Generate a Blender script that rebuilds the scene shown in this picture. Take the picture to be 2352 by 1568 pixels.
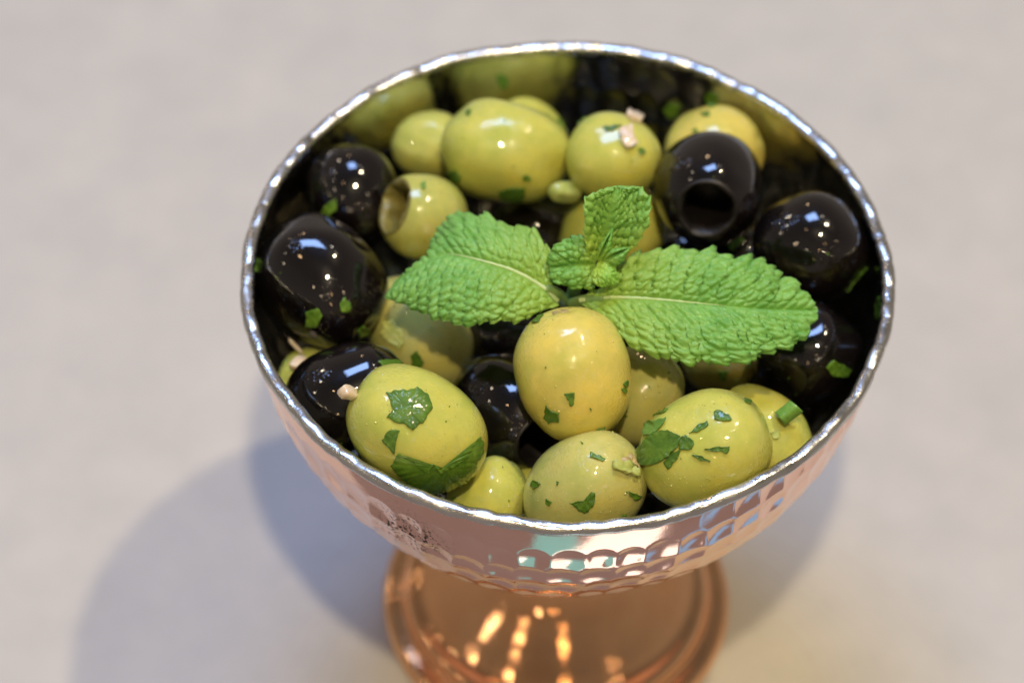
import bpy, math, random
import numpy as np
from mathutils import Vector, Matrix
from mathutils.bvhtree import BVHTree

scene = bpy.context.scene
for o in list(bpy.data.objects):
    bpy.data.objects.remove(o)

# ------------------------------------------------------------------ camera
ZR = 0.100                                   # height of the bowl's rim above the table (metres)
LENS = 119.448
CAM_POS = np.array([0.0, -0.40064726, 0.54663382])
CAM_R = np.array([[0.99924503, 0.03715105, 0.01136513],      # right
                  [-0.03559287, 0.75815017, 0.65110787],     # up
                  [0.01557286, -0.65102083, 0.75890011]])    # back
cam_data = bpy.data.cameras.new("camera")
cam_data.lens = LENS
cam_data.sensor_width = 36.0
cam_data.sensor_fit = 'HORIZONTAL'
cam_data.clip_start = 0.02
cam_data.clip_end = 20.0
cam_data.dof.use_dof = True
cam_data.dof.focus_distance = 0.572
cam_data.dof.aperture_fstop = 9.5
cam_data.dof.aperture_blades = 7
cam = bpy.data.objects.new("camera", cam_data)
scene.collection.objects.link(cam)
m = Matrix.Identity(4)
for i in range(3):
    for j in range(3):
        m[i][j] = CAM_R[j][i]
    m[i][3] = CAM_POS[i]
cam.matrix_world = m
scene.camera = cam

# ------------------------------------------------------------------ world: dim, even room light
world = bpy.data.worlds.new("World")
scene.world = world
world.use_nodes = True
wn = world.node_tree
bg = wn.nodes["Background"]
# an indoor surround: lit floor below, lit walls round about, a dark ceiling above
w_tc = wn.nodes.new("ShaderNodeTexCoord")
w_sep = wn.nodes.new("ShaderNodeSeparateXYZ")
w_map = wn.nodes.new("ShaderNodeMapRange")
w_map.inputs["From Min"].default_value = -1.0
w_map.inputs["From Max"].default_value = 1.0
w_ramp = wn.nodes.new("ShaderNodeValToRGB")
el = w_ramp.color_ramp.elements
for _ in range(3):
    el.new(0.5)
for e, (p, c) in zip(el, [(0.0, (0.27, 0.21, 0.20)), (0.45, (0.28, 0.24, 0.21)), (0.62, (0.28, 0.24, 0.20)), (0.80, (0.21, 0.18, 0.145)), (1.0, (0.06, 0.06, 0.06))]):
    e.position = p
    e.color = (*c, 1)
wn.links.new(w_tc.outputs["Generated"], w_sep.inputs[0])
wn.links.new(w_sep.outputs["Z"], w_map.inputs["Value"])
wn.links.new(w_map.outputs[0], w_ramp.inputs[0])
wn.links.new(w_ramp.outputs[0], bg.inputs["Color"])
bg.inputs["Strength"].default_value = 1.0

# ------------------------------------------------------------------ lamps over the table
TARGET = Vector((0, 0, ZR))


def lamp(name, direction, dist, power, colour, size, size_y=None):
    d = bpy.data.lights.new(name, 'AREA')
    d.energy = power
    d.color = colour
    if size_y:
        d.shape = 'RECTANGLE'
        d.size = size
        d.size_y = size_y
    else:
        d.shape = 'DISK'
        d.size = size
    o = bpy.data.objects.new(name, d)
    scene.collection.objects.link(o)
    v = Vector(direction).normalized()
    o.location = TARGET + v * dist
    o.rotation_euler = (-v).to_track_quat('-Z', 'Y').to_euler()
    return o


lamp("ceiling_spot", (0.31, 0.15, 0.93), 1.6, 10.8, (1.0, 0.82, 0.52), 0.062)
lamp("ceiling_spot", (0.03, -0.40, 0.92), 1.6, 14.5, (1.0, 0.82, 0.55), 0.062)
lamp("ceiling_panel", (-0.13, 0.34, 0.93), 1.7, 20.5, (0.34, 0.52, 1.0), 0.64, 0.52)
for direction, power, colour, size in [
        ((-0.36, -0.22, 0.90), 0.8, (1.0, 0.62, 0.30), 0.05), ((-0.20, 0.80, 0.60), 0.9, (1.0, 0.66, 0.38), 0.06),
        ((0.24, 0.42, 0.88), 1.0, (1.0, 0.90, 0.74), 0.06), ((0.36, 0.28, 0.88), 0.8, (1.0, 0.90, 0.74), 0.05),
        ((-0.62, 0.25, 0.76), 0.8, (1.0, 0.84, 0.62), 0.05), ((-0.72, -0.05, 0.70), 0.7, (1.0, 0.84, 0.62), 0.05),
        ((-0.78, -0.35, 0.55), 0.7, (1.0, 0.80, 0.56), 0.05), ((-0.45, -0.62, 0.64), 0.6, (1.0, 0.74, 0.46), 0.05),
        ((0.55, -0.45, 0.70), 0.6, (1.0, 0.74, 0.46), 0.05), ((0.12, -0.72, 0.68), 0.6, (1.0, 0.62, 0.28), 0.05),
        ((-0.04, -0.86, 0.50), 0.5, (1.0, 0.62, 0.28), 0.05), ((-0.30, -0.80, 0.52), 0.6, (1.0, 0.80, 0.56), 0.05), ((-0.55, 0.60, 0.58), 0.7, (1.0, 0.84, 0.62), 0.05)]:
    lamp("ceiling_spot", direction, 1.7, power * 0.45, colour, size * 0.75)
# added lights below the table's front edge, put in for the copper bowl's reflections
def added_low_lamp(x, y, z, sx, sy, radiance, colour):
    o = lamp("added_reflection_light", (0, 0, 1), 1.0, radiance * math.pi * sx * sy, colour, sx, sy)
    o.location = (x, y, z)
    o.rotation_euler = (Vector((0, -0.05, ZR)) - o.location).to_track_quat('-Z', 'Y').to_euler()
added_low_lamp(0.120, -0.250, -0.35, 0.15, 0.20, 1.7, (0.98, 1.0, 0.94))
added_low_lamp(0.000, -0.270, -0.35, 0.09, 0.18, 0.60, (0.02, 0.85, 0.90))
added_low_lamp(0.245, -0.095, -0.35, 0.07, 0.13, 0.75, (0.02, 0.45, 0.95))

# ------------------------------------------------------------------ exposure, render settings
scene.view_settings.view_transform = 'Standard'
scene.view_settings.look = 'None'
scene.view_settings.exposure = 0.0
scene.view_settings.gamma = 1.0
scene.view_settings.use_curve_mapping = False
scene.render.engine = 'CYCLES'
scene.cycles.use_denoising = True
try:
    scene.cycles.denoiser = 'OPENIMAGEDENOISE'
except Exception:
    pass
scene.cycles.max_bounces = 14
scene.cycles.glossy_bounces = 8
scene.cycles.transmission_bounces = 6
scene.cycles.sample_clamp_indirect = 12.0
scene.cycles.blur_glossy = 0.3

# ------------------------------------------------------------------ helpers
W2, H2 = 2352.0, 1568.0
FPX = LENS / 36.0 * W2


def ray_dir(px, py):
    return np.array([(px - W2 / 2) / FPX, -(py - H2 / 2) / FPX, -1.0]) @ CAM_R


def at(px, py, zmm):
    """world point on the sight line through a picture point, zmm millimetres above the rim plane"""
    d = ray_dir(px, py)
    t = (ZR + zmm / 1000.0 - CAM_POS[2]) / d[2]
    return CAM_POS + t * d


def mesh_obj(name, verts, faces, mat, parent=None, smooth=True, loc=None):
    me = bpy.data.meshes.new(name)
    v = np.asarray(verts, dtype=float)
    if loc is not None:
        v = v - np.asarray(loc)
    me.from_pydata(v.tolist(), [], [tuple(int(i) for i in f) for f in faces])
    me.validate()
    me.update()
    if smooth:
        me.polygons.foreach_set("use_smooth", [True] * len(me.polygons))
    ob = bpy.data.objects.new(name, me)
    if mat is not None:
        me.materials.append(mat)
    scene.collection.objects.link(ob)
    if loc is not None:
        ob.location = tuple(loc)
    if parent is not None:
        ob.parent = parent
        if loc is None:
            ob.matrix_parent_inverse = parent.matrix_world.inverted()
    return ob


def empty(name, loc):
    ob = bpy.data.objects.new(name, None)
    ob.empty_display_size = 0.01
    scene.collection.objects.link(ob)
    ob.location = loc
    bpy.context.view_layer.update()
    return ob


def tag(ob, label, category, group=None):
    ob["label"] = label
    ob["category"] = category
    if group:
        ob["group"] = group
    return ob


def part(ob, parent):
    """parent ob keeping its world place"""
    bpy.context.view_layer.update()
    mw = ob.matrix_world.copy()
    ob.parent = parent
    ob.matrix_parent_inverse = parent.matrix_world.inverted()
    ob.matrix_world = mw
    return ob


def grid_faces(nr, nc, wrap=True):
    f = []
    for i in range(nr - 1):
        for j in range(nc if wrap else nc - 1):
            k = (j + 1) % nc
            f.append((i * nc + j, i * nc + k, (i + 1) * nc + k, (i + 1) * nc + j))
    return f


def lathe(profile, n=160):
    a = np.linspace(0, 2 * math.pi, n, endpoint=False)
    v = []
    for r, z in profile:
        v.append(np.stack([r * np.cos(a), r * np.sin(a), np.full(n, z)], 1))
    return np.concatenate(v), grid_faces(len(profile), n)


def smooth_profile(pts, sub=6):
    """Catmull-Rom through the profile points"""
    p = np.array(pts, float)
    p = np.vstack([2 * p[0] - p[1], p, 2 * p[-1] - p[-2]])
    out = []
    for i in range(1, len(p) - 2):
        for k in range(sub):
            t = k / sub
            out.append(0.5 * ((2 * p[i]) + (-p[i - 1] + p[i + 1]) * t + (2 * p[i - 1] - 5 * p[i] + 4 * p[i + 1] - p[i + 2]) * t * t
                              + (-p[i - 1] + 3 * p[i] - 3 * p[i + 1] + p[i + 2]) * t ** 3))
    out.append(p[-2])
    return np.array(out)


# ------------------------------------------------------------------ materials
def new_mat(name):
    mt = bpy.data.materials.new(name)
    mt.use_nodes = True
    nt = mt.node_tree
    return mt, nt, nt.nodes["Principled BSDF"]


def nd(nt, kind, **kw):
    n = nt.nodes.new(kind)
    for k, v in kw.items():
        if k in n.inputs:
            n.inputs[k].default_value = v
        else:
            setattr(n, k, v)
    return n


def ramp(nt, fac, stops):
    r = nt.nodes.new("ShaderNodeValToRGB")
    el = r.color_ramp.elements
    while len(el) < len(stops):
        el.new(0.5)
    for e, (p, c) in zip(el, stops):
        e.position = p
        e.color = c if len(c) == 4 else (*c, 1)
    nt.links.new(fac, r.inputs[0])
    return r


def mix(nt, fac, a, b, blend='MIX'):
    n = nt.nodes.new("ShaderNodeMix")
    n.data_type = 'RGBA'
    n.blend_type = blend
    for sock, val in ((n.inputs[0], fac), (n.inputs[6], a), (n.inputs[7], b)):
        if hasattr(val, "is_output"):
            nt.links.new(val, sock)
        elif isinstance(val, (int, float)):
            sock.default_value = val
        else:
            sock.default_value = (*val, 1) if len(val) == 3 else val
    return n.outputs[2]


def noise(nt, scale, detail=3.0, rough=0.5, vec=None):
    n = nd(nt, "ShaderNodeTexNoise", Scale=scale, Detail=detail, Roughness=rough)
    if vec is None:
        tc = nt.nodes.new("ShaderNodeTexCoord")
        vec = tc.outputs["Object"]
    nt.links.new(vec, n.inputs["Vector"])
    return n.outputs["Fac"]


def bump(nt, height, strength, dist, normal=None):
    b = nt.nodes.new("ShaderNodeBump")
    b.inputs["Strength"].default_value = strength
    b.inputs["Distance"].default_value = dist
    nt.links.new(height, b.inputs["Height"])
    if normal is not None:
        nt.links.new(normal, b.inputs["Normal"])
    return b.outputs["Normal"]


def math_node(nt, op, a, b=None):
    n = nt.nodes.new("ShaderNodeMath")
    n.operation = op
    for s, v in ((n.inputs[0], a), (n.inputs[1], b)):
        if v is None:
            continue
        if hasattr(v, "is_output"):
            nt.links.new(v, s)
        else:
            s.default_value = v
    return n.outputs[0]


def mat_table():
    mt, nt, b = new_mat("stone_tabletop")
    big = noise(nt, 7, 4, 0.55)
    fine = noise(nt, 60, 5, 0.6)
    c1 = ramp(nt, big, [(0.3, (0.465, 0.448, 0.407)), (0.7, (0.482, 0.465, 0.423))]).outputs[0]
    c2 = ramp(nt, fine, [(0.25, (0.90, 0.90, 0.90)), (0.75, (1.05, 1.04, 1.03))]).outputs[0]
    nt.links.new(mix(nt, 1.0, c1, c2, 'MULTIPLY'), b.inputs["Base Color"])
    b.inputs["Roughness"].default_value = 0.5
    b.inputs["Specular IOR Level"].default_value = 0.35
    nt.links.new(bump(nt, noise(nt, 400, 4), 0.15, 0.0004), b.inputs["Normal"])
    return mt


def mat_metal(name, col_a, col_b, rough, spots=False, fine=0.05, brushed=False, waves=False):
    mt, nt, b = new_mat(name)
    b.inputs["Metallic"].default_value = 1.0
    n1 = noise(nt, 60, 5, 0.6)
    col = ramp(nt, n1, [(0.3, col_a), (0.7, col_b)]).outputs[0]
    rg = ramp(nt, noise(nt, 220, 4, 0.65), [(0.3, (rough * 0.7,) * 3), (0.75, (rough * 1.6,) * 3)]).outputs[0]
    if spots:
        # pitted, tarnished specks gathered in one blotch of the plating
        tc = nt.nodes.new("ShaderNodeTexCoord")
        dist = nt.nodes.new("ShaderNodeVectorMath")
        dist.operation = 'DISTANCE'
        dist.inputs[1].default_value = SPOT_AT
        nt.links.new(tc.outputs["Object"], dist.inputs[0])
        wob = math_node(nt, 'ADD', dist.outputs["Value"], math_node(nt, 'MULTIPLY', noise(nt, 260, 3), 0.010))
        pm = ramp(nt, wob, [(0.0085, (1, 1, 1)), (0.0130, (0, 0, 0))]).outputs[0]
        sp = noise(nt, 1400, 2, 0.6)
        sm = ramp(nt, sp, [(0.52, (0, 0, 0)), (0.58, (1, 1, 1))]).outputs[0]
        both = mix(nt, 1.0, pm, sm, 'MULTIPLY')
        sep = nt.nodes.new("ShaderNodeSeparateColor")
        nt.links.new(both, sep.inputs[0])
        col = mix(nt, sep.outputs[0], col, (0.06, 0.05, 0.045))
        rg = mix(nt, sep.outputs[0], rg, (0.6, 0.6, 0.6))
    nt.links.new(col, b.inputs["Base Color"])
    nt.links.new(rg, b.inputs["Roughness"])
    nrm = bump(nt, noise(nt, 500, 4, 0.6), fine, 0.0004)
    if waves:
        nrm = bump(nt, noise(nt, 140, 3, 0.5), 0.10, 0.0015, nrm)
    if brushed:
        tc = nt.nodes.new("ShaderNodeTexCoord")
        mp = nt.nodes.new("ShaderNodeMapping")
        mp.inputs["Scale"].default_value = (30, 30, 2600)
        nt.links.new(tc.outputs["Object"], mp.inputs["Vector"])
        nrm = bump(nt, noise(nt, 1.0, 3, 0.6, mp.outputs[0]), 0.12, 0.0001, nrm)
    nt.links.new(nrm, b.inputs["Normal"])
    return mt


def oil_coat(nt, b, strength=0.35, lo=0.50, hi=0.64):
    """uneven film of oil: smooth sheen with patches of tiny beads"""
    patch = ramp(nt, noise(nt, 170, 2, 0.5), [(lo, (0, 0, 0)), (hi, (1, 1, 1))]).outputs[0]
    vor = nd(nt, "ShaderNodeTexVoronoi", Scale=1500.0)
    tc = nt.nodes.new("ShaderNodeTexCoord")
    nt.links.new(tc.outputs["Object"], vor.inputs["Vector"])
    beads = ramp(nt, vor.outputs["Distance"], [(0.0, (1, 1, 1)), (0.55, (0, 0, 0))]).outputs[0]
    h = mix(nt, 1.0, patch, beads, 'MULTIPLY')
    soft = bump(nt, noise(nt, 260, 2, 0.4), 0.06, 0.0006)
    n = bump(nt, h, strength, 0.0005, soft)
    b.inputs["Coat Weight"].default_value = 0.9
    b.inputs["Coat Roughness"].default_value = 0.022
    b.inputs["Coat IOR"].default_value = 1.47
    nt.links.new(n, b.inputs["Coat Normal"])


def mat_green_olive():
    mt, nt, b = new_mat("green_olive_flesh")
    oi = nt.nodes.new("ShaderNodeObjectInfo")
    tint = ramp(nt, noise(nt, 75, 4, 0.6), [(0.28, (0.76, 0.90, 0.75)), (0.5, (1, 1, 1)), (0.70, (1.09, 1.0, 0.80))]).outputs[0]
    c = mix(nt, 1.0, oi.outputs["Color"], tint, 'MULTIPLY')
    streak = ramp(nt, noise(nt, 330, 5, 0.65), [(0.35, (0.90, 0.92, 0.88)), (0.7, (1.05, 1.04, 1.02))]).outputs[0]
    c = mix(nt, 1.0, c, streak, 'MULTIPLY')
    # small brown bruises and pale lenticels
    br = ramp(nt, noise(nt, 120, 3, 0.6), [(0.64, (0, 0, 0)), (0.78, (0.6, 0.6, 0.6))]).outputs[0]
    sep = nt.nodes.new("ShaderNodeSeparateColor")
    nt.links.new(br, sep.inputs[0])
    c = mix(nt, sep.outputs[0], c, (0.34, 0.20, 0.035))
    # pale pores
    vp = nd(nt, "ShaderNodeTexVoronoi", Scale=620.0)
    tcp = nt.nodes.new("ShaderNodeTexCoord")
    nt.links.new(tcp.outputs["Object"], vp.inputs["Vector"])
    pm = ramp(nt, vp.outputs["Distance"], [(0.05, (0.25, 0.25, 0.25)), (0.13, (0, 0, 0))]).outputs[0]
    sep2 = nt.nodes.new("ShaderNodeSeparateColor")
    nt.links.new(pm, sep2.inputs[0])
    c = mix(nt, sep2.outputs[0], c, (0.78, 0.72, 0.36))
    nt.links.new(c, b.inputs["Base Color"])
    b.inputs["Roughness"].default_value = 0.36
    b.inputs["Specular IOR Level"].default_value = 0.15
    b.inputs["Subsurface Weight"].default_value = 0.35
    b.inputs["Subsurface Radius"].default_value = (1.0, 0.75, 0.2)
    b.inputs["Subsurface Scale"].default_value = 0.0022
    nt.links.new(bump(nt, noise(nt, 240, 3, 0.5), 0.12, 0.0006), b.inputs["Normal"])
    oil_coat(nt, b, 1.0, 0.43, 0.58)
    return mt


def mat_black_olive():
    mt, nt, b = new_mat("black_olive_skin")
    c = ramp(nt, noise(nt, 90, 4, 0.6), [(0.35, (0.0030, 0.0024, 0.0026)), (0.62, (0.0060, 0.0036, 0.0036)), (0.8, (0.018, 0.007, 0.006))]).outputs[0]
    nt.links.new(c, b.inputs["Base Color"])
    b.inputs["Roughness"].default_value = 0.30
    b.inputs["Specular IOR Level"].default_value = 0.06
    nt.links.new(bump(nt, noise(nt, 300, 3, 0.5), 0.15, 0.0006), b.inputs["Normal"])
    oil_coat(nt, b, 0.7, 0.55, 0.72)
    b.inputs["Coat IOR"].default_value = 1.60
    b.inputs["Coat Weight"].default_value = 1.0
    return mt


def mat_herb(name, c1, c2):
    mt, nt, b = new_mat(name)
    c = ramp(nt, noise(nt, 420, 4, 0.6), [(0.3, c1), (0.7, c2)]).outputs[0]
    oi = nt.nodes.new("ShaderNodeObjectInfo")
    k = ramp(nt, oi.outputs["Random"], [(0.0, (0.7, 0.75, 0.7)), (1.0, (1.25, 1.2, 1.2))]).outputs[0]
    nt.links.new(mix(nt, 1.0, c, k, 'MULTIPLY'), b.inputs["Base Color"])
    b.inputs["Roughness"].default_value = 0.5
    b.inputs["Specular IOR Level"].default_value = 0.2
    nt.links.new(bump(nt, noise(nt, 900, 3, 0.6), 0.4, 0.0004), b.inputs["Normal"])
    oil_coat(nt, b, 0.5, 0.42, 0.60)
    b.inputs["Coat Weight"].default_value = 0.85
    return mt


def mat_garlic():
    mt, nt, b = new_mat("garlic_flesh")
    c = ramp(nt, noise(nt, 350, 3), [(0.3, (0.56, 0.43, 0.28)), (0.7, (0.70, 0.58, 0.41))]).outputs[0]
    nt.links.new(c, b.inputs["Base Color"])
    b.inputs["Roughness"].default_value = 0.35
    b.inputs["Subsurface Weight"].default_value = 0.5
    b.inputs["Subsurface Radius"].default_value = (1, 0.7, 0.5)
    b.inputs["Subsurface Scale"].default_value = 0.0015
    oil_coat(nt, b, 0.3)
    return mt


def mat_leaf():
    mt, nt, b = new_mat("mint_leaf")
    at_ = nt.nodes.new("ShaderNodeAttribute")
    at_.attribute_name = "along"          # 0 at the leaf's base, 1 at the tip
    ve = nt.nodes.new("ShaderNodeAttribute")
    ve.attribute_name = "vein"            # 1 on the vein net, 0 on the pads between
    green = ramp(nt, noise(nt, 210, 5, 0.65), [(0.3, (0.150, 0.410, 0.060)), (0.7, (0.305, 0.610, 0.135))]).outputs[0]
    young = ramp(nt, at_.outputs["Fac"], [(0.0, (1, 1, 1)), (0.20, (0.8, 0.8, 0.8)), (0.50, (0, 0, 0))]).outputs[0]
    sep = nt.nodes.new("ShaderNodeSeparateColor")
    nt.links.new(young, sep.inputs[0])
    oi = nt.nodes.new("ShaderNodeObjectInfo")
    col = mix(nt, sep.outputs[0], green, (0.38, 0.58, 0.090))
    col = mix(nt, 1.0, col, oi.outputs["Color"], 'MULTIPLY')
    nt.links.new(col, b.inputs["Base Color"])
    b.inputs["Roughness"].default_value = 0.34
    b.inputs["Specular IOR Level"].default_value = 0.55
    b.inputs["Sheen Weight"].default_value = 0.05
    b.inputs["Sheen Roughness"].default_value = 0.5
    b.inputs["Sheen Tint"].default_value = (0.85, 1.0, 0.80, 1)
    # the finest net of veins, too small to model
    vn = nd(nt, "ShaderNodeTexVoronoi", Scale=1700.0)
    vn.feature = 'DISTANCE_TO_EDGE'
    tcv = nt.nodes.new("ShaderNodeTexCoord")
    nt.links.new(tcv.outputs["Object"], vn.inputs["Vector"])
    net = ramp(nt, vn.outputs["Distance"], [(0.0, (0, 0, 0)), (0.16, (1, 1, 1))]).outputs[0]
    nb = bump(nt, net, 0.45, 0.00012)
    nt.links.new(bump(nt, noise(nt, 2200, 4, 0.65), 0.25, 0.0002, nb), b.inputs["Normal"])
    tr = nt.nodes.new("ShaderNodeBsdfTranslucent")
    nt.links.new(mix(nt, 1.0, col, (1.2, 1.25, 0.6), 'MULTIPLY'), tr.inputs["Color"])
    ms = nt.nodes.new("ShaderNodeMixShader")
    ms.inputs[0].default_value = 0.24
    nt.links.new(b.outputs[0], ms.inputs[1])
    nt.links.new(tr.outputs[0], ms.inputs[2])
    nt.links.new(ms.outputs[0], nt.nodes["Material Output"].inputs["Surface"])
    return mt


def mat_plain(name, c1, c2, rough=0.5, scale=300):
    mt, nt, b = new_mat(name)
    nt.links.new(ramp(nt, noise(nt, scale, 4), [(0.3, c1), (0.7, c2)]).outputs[0], b.inputs["Base Color"])
    b.inputs["Roughness"].default_value = rough
    return mt


SPOT_AT = (-0.0255, -0.0489, 0.0850)
M_TABLE = mat_table()
M_COPPER = mat_metal("hammered_copper", (0.88, 0.56, 0.45), (0.94, 0.64, 0.53), 0.10, spots=True, brushed=True)
M_FOOT = mat_metal("polished_copper", (0.93, 0.47, 0.23), (0.98, 0.58, 0.32), 0.09, fine=0.10, waves=True)
M_SILVER = mat_metal("tinned_lining", (0.50, 0.49, 0.44), (0.72, 0.71, 0.66), 0.13, fine=0.15)
M_RIM = mat_metal("tinned_rim", (0.50, 0.49, 0.47), (0.72, 0.71, 0.68), 0.24, fine=0.30)
M_GREEN = mat_green_olive()
M_BLACK = mat_black_olive()
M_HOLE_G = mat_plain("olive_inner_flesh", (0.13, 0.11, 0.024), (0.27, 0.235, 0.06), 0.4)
M_HOLE_B = mat_plain("black_olive_inner_flesh", (0.004, 0.003, 0.003), (0.010, 0.007, 0.006), 0.5)
M_SCAR = mat_plain("olive_stem_scar", (0.30, 0.22, 0.08), (0.48, 0.37, 0.15), 0.4, 700)
M_HERB = mat_herb("parsley", (0.045, 0.125, 0.008), (0.125, 0.235, 0.020))
M_HERB_PALE = mat_herb("parsley_stalk", (0.30, 0.36, 0.07), (0.46, 0.50, 0.15))
M_CHIVE = mat_herb("chive", (0.09, 0.22, 0.03), (0.16, 0.32, 0.055))
M_GARLIC = mat_garlic()
M_LEAF = mat_leaf()
M_VEIN = mat_plain("mint_vein", (0.42, 0.57, 0.22), (0.58, 0.67, 0.36), 0.5)
M_STEM = mat_plain("mint_stem", (0.13, 0.24, 0.06), (0.22, 0.34, 0.10), 0.5)

# ------------------------------------------------------------------ table
def table():
    n = 2
    s, th, fr = 0.75, 0.03, 0.046          # unseen front edge, put close to the bowl to shape its reflections
    v = [(-s, -fr, 0), (s, -fr, 0), (s, 1.2, 0), (-s, 1.2, 0), (-s, -fr, -th), (s, -fr, -th), (s, 1.2, -th), (-s, 1.2, -th)]
    f = [(0, 1, 2, 3), (7, 6, 5, 4), (0, 4, 5, 1), (1, 5, 6, 2), (2, 6, 7, 3), (3, 7, 4, 0)]
    ob = mesh_obj("table_surface", v, f, M_TABLE, smooth=False)
    ob["kind"] = "structure"
    ob["label"] = "smooth warm grey stone table surface under the bowl"


table()

# ------------------------------------------------------------------ footed bowl
R_OUT, D_OUT = 0.0568, 0.0580
R_IN, D_IN = 0.0558, 0.0568
Z_TOP = ZR - 0.0012
rng = np.random.default_rng(4)


def hammer(theta, phi, jit_seed, depth, rows, start, step, cell, rx, ry, R):
    """depth of round hammer marks laid in staggered rows; theta round the bowl, phi down from the rim (radians)"""
    out = np.zeros_like(theta)
    for k in range(-1, rows):
        pk = math.radians(start + step * k)
        n = max(6, int(round(2 * math.pi * R * math.cos(pk) / cell)))
        r = np.random.default_rng(jit_seed + k + 5)
        jt = r.normal(0, 0.07, n)
        jp = r.normal(0, 0.07, n)
        jd = r.uniform(0.75, 1.2, n)
        js = r.uniform(0.92, 1.12, n)
        u = (theta / (2 * math.pi) * n + 0.5 * (k % 2)) % n
        base = np.floor(u).astype(int)
        for off in (-1, 0, 1):
            i = (base + off) % n
            cu = base + off + 0.5 + jt[i]
            dx = (u - cu) * cell / (rx * js[i])
            dy = (phi - pk - jp[i] * math.radians(step)) * R / (ry * js[i])
            q = 1 - dx * dx - dy * dy
            h = np.where(q > 0, q, 0) ** 1.15 * jd[i] * depth
            if k == -1:
                th = (theta + math.pi) % (2 * math.pi) - math.pi
                cth = ((cu - 0.5 * (k % 2)) / n * 2 * math.pi + math.pi) % (2 * math.pi) - math.pi
                h = np.where((cth > math.radians(-66)) & (cth < math.radians(70)), h, 0)
            out = np.maximum(out, h)
    return out


def bowl_surface(R, D, nth, nph, depth, sign, ph_max, seed, start=10.4):
    th = np.linspace(0, 2 * math.pi, nth, endpoint=False)
    ph = np.linspace(0, ph_max, nph)
    T, P = np.meshgrid(th, ph)
    h = hammer(T, P, seed, depth, 13, start, 6.3, 0.0056, 0.00325, 0.0040, R)
    wob = 0.00012 * np.sin(3 * T + 1) + 0.0001 * np.sin(7 * T + 2 * P)
    rr = R + wob - sign * h
    x = rr * np.cos(P) * np.cos(T)
    y = rr * np.cos(P) * np.sin(T)
    z = Z_TOP - (D + wob - sign * h) * np.sin(P)
    return np.stack([x, y, z], -1).reshape(-1, 3), grid_faces(nph, nth)


bowl = empty("footed_bowl", (0, 0, 0))
tag(bowl, "hammered copper footed bowl with silver lining holding the olives", "bowl")
v, f = bowl_surface(R_OUT, D_OUT, 900, 210, 0.00052, 1, math.radians(86), 11)
mesh_obj("bowl_shell", v, f, M_COPPER, bowl)["label"] = "salmon pink copper outside covered in round hammer marks"
v, f = bowl_surface(R_IN, D_IN, 700, 120, 0.00016, 1, math.radians(89.5), 23, 5.5)
mesh_obj("lining", v, [q[::-1] for q in f], M_SILVER, bowl)["label"] = "tarnished silver inside of the bowl mirroring the olives"
OLIVE_BVH = {"wall": (BVHTree.FromPolygons([Vector(q) for q in v], f), Vector((0, 0, ZR - 0.004)))}


def rim_mesh():
    nth, ns = 1152, 20
    th = np.linspace(0, 2 * math.pi, nth, endpoint=False)
    s = np.linspace(0, 2 * math.pi, ns, endpoint=False)
    N = 64
    ph = th * N / 2 + 0.8 * np.sin(5 * th) + 0.6 * np.sin(11 * th + 1) + 0.4 * np.sin(23 * th + 2)
    scal = np.abs(np.sin(ph)) ** 0.55
    lump = 0.5 + 0.5 * np.sin(2 * ph + 0.9)
    var = 0.10 + 0.06 * np.sin(th) + 0.05 * np.sin(4 * th + 2) + 0.04 * np.sin(13 * th)
    out = []
    for a in s:
        ca, sa = math.cos(a), math.sin(a)
        ex = math.copysign(abs(ca) ** 0.85, ca)
        ez = math.copysign(abs(sa) ** 0.85, sa)
        amp_r = 0.00128 * (1 - var * (1 - scal))
        amp_z = 0.00112 * (1 - var * (1 - scal))
        tilt = 0.00022 * (lump - 0.5) * ex
        r = 0.0566 + 0.00012 * np.sin(9 * th + 2) + 0.00008 * np.sin(23 * th) + ex * amp_r
        z = ZR - 0.0012 + 0.00016 * np.sin(6 * th + 1) + 0.00012 * np.sin(17 * th) + 0.00008 * np.sin(41 * th + 1) + ez * amp_z + tilt
        out.append(np.stack([r * np.cos(th), r * np.sin(th), z], 1))
    out.append(out[0])
    return np.concatenate(out), grid_faces(ns + 1, nth)


v, f = rim_mesh()
mesh_obj("rim", v, [q[::-1] for q in f], M_RIM, bowl)["label"] = "silver rim hammered into small scallops"
foot_pts = [(0.0305, 0.0002), (0.0330, 0.0003), (0.0341, 0.0012), (0.0343, 0.0026), (0.0334, 0.0038), (0.0318, 0.0042),
            (0.0306, 0.0044), (0.0301, 0.0051), (0.0298, 0.0063), (0.0288, 0.0071), (0.0272, 0.0074), (0.0262, 0.0079),
            (0.0246, 0.0092), (0.0215, 0.0116), (0.0178, 0.0147), (0.0142, 0.0181), (0.0113, 0.0222), (0.0095, 0.0270)]
v, f = lathe(smooth_profile(foot_pts), 200)
foot = mesh_obj("foot", v, f, M_FOOT, bowl)
foot["label"] = "round polished copper foot with a stepped edge"
stem_pts = [(0.0095, 0.0270), (0.0086, 0.0300), (0.0082, 0.0335), (0.0086, 0.0362), (0.0102, 0.0376), (0.0112, 0.0392), (0.0112, 0.0410), (0.0104, 0.0424)]
v, f = lathe(smooth_profile(stem_pts), 120)
mesh_obj("stem", v, f, M_FOOT, bowl)

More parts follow.
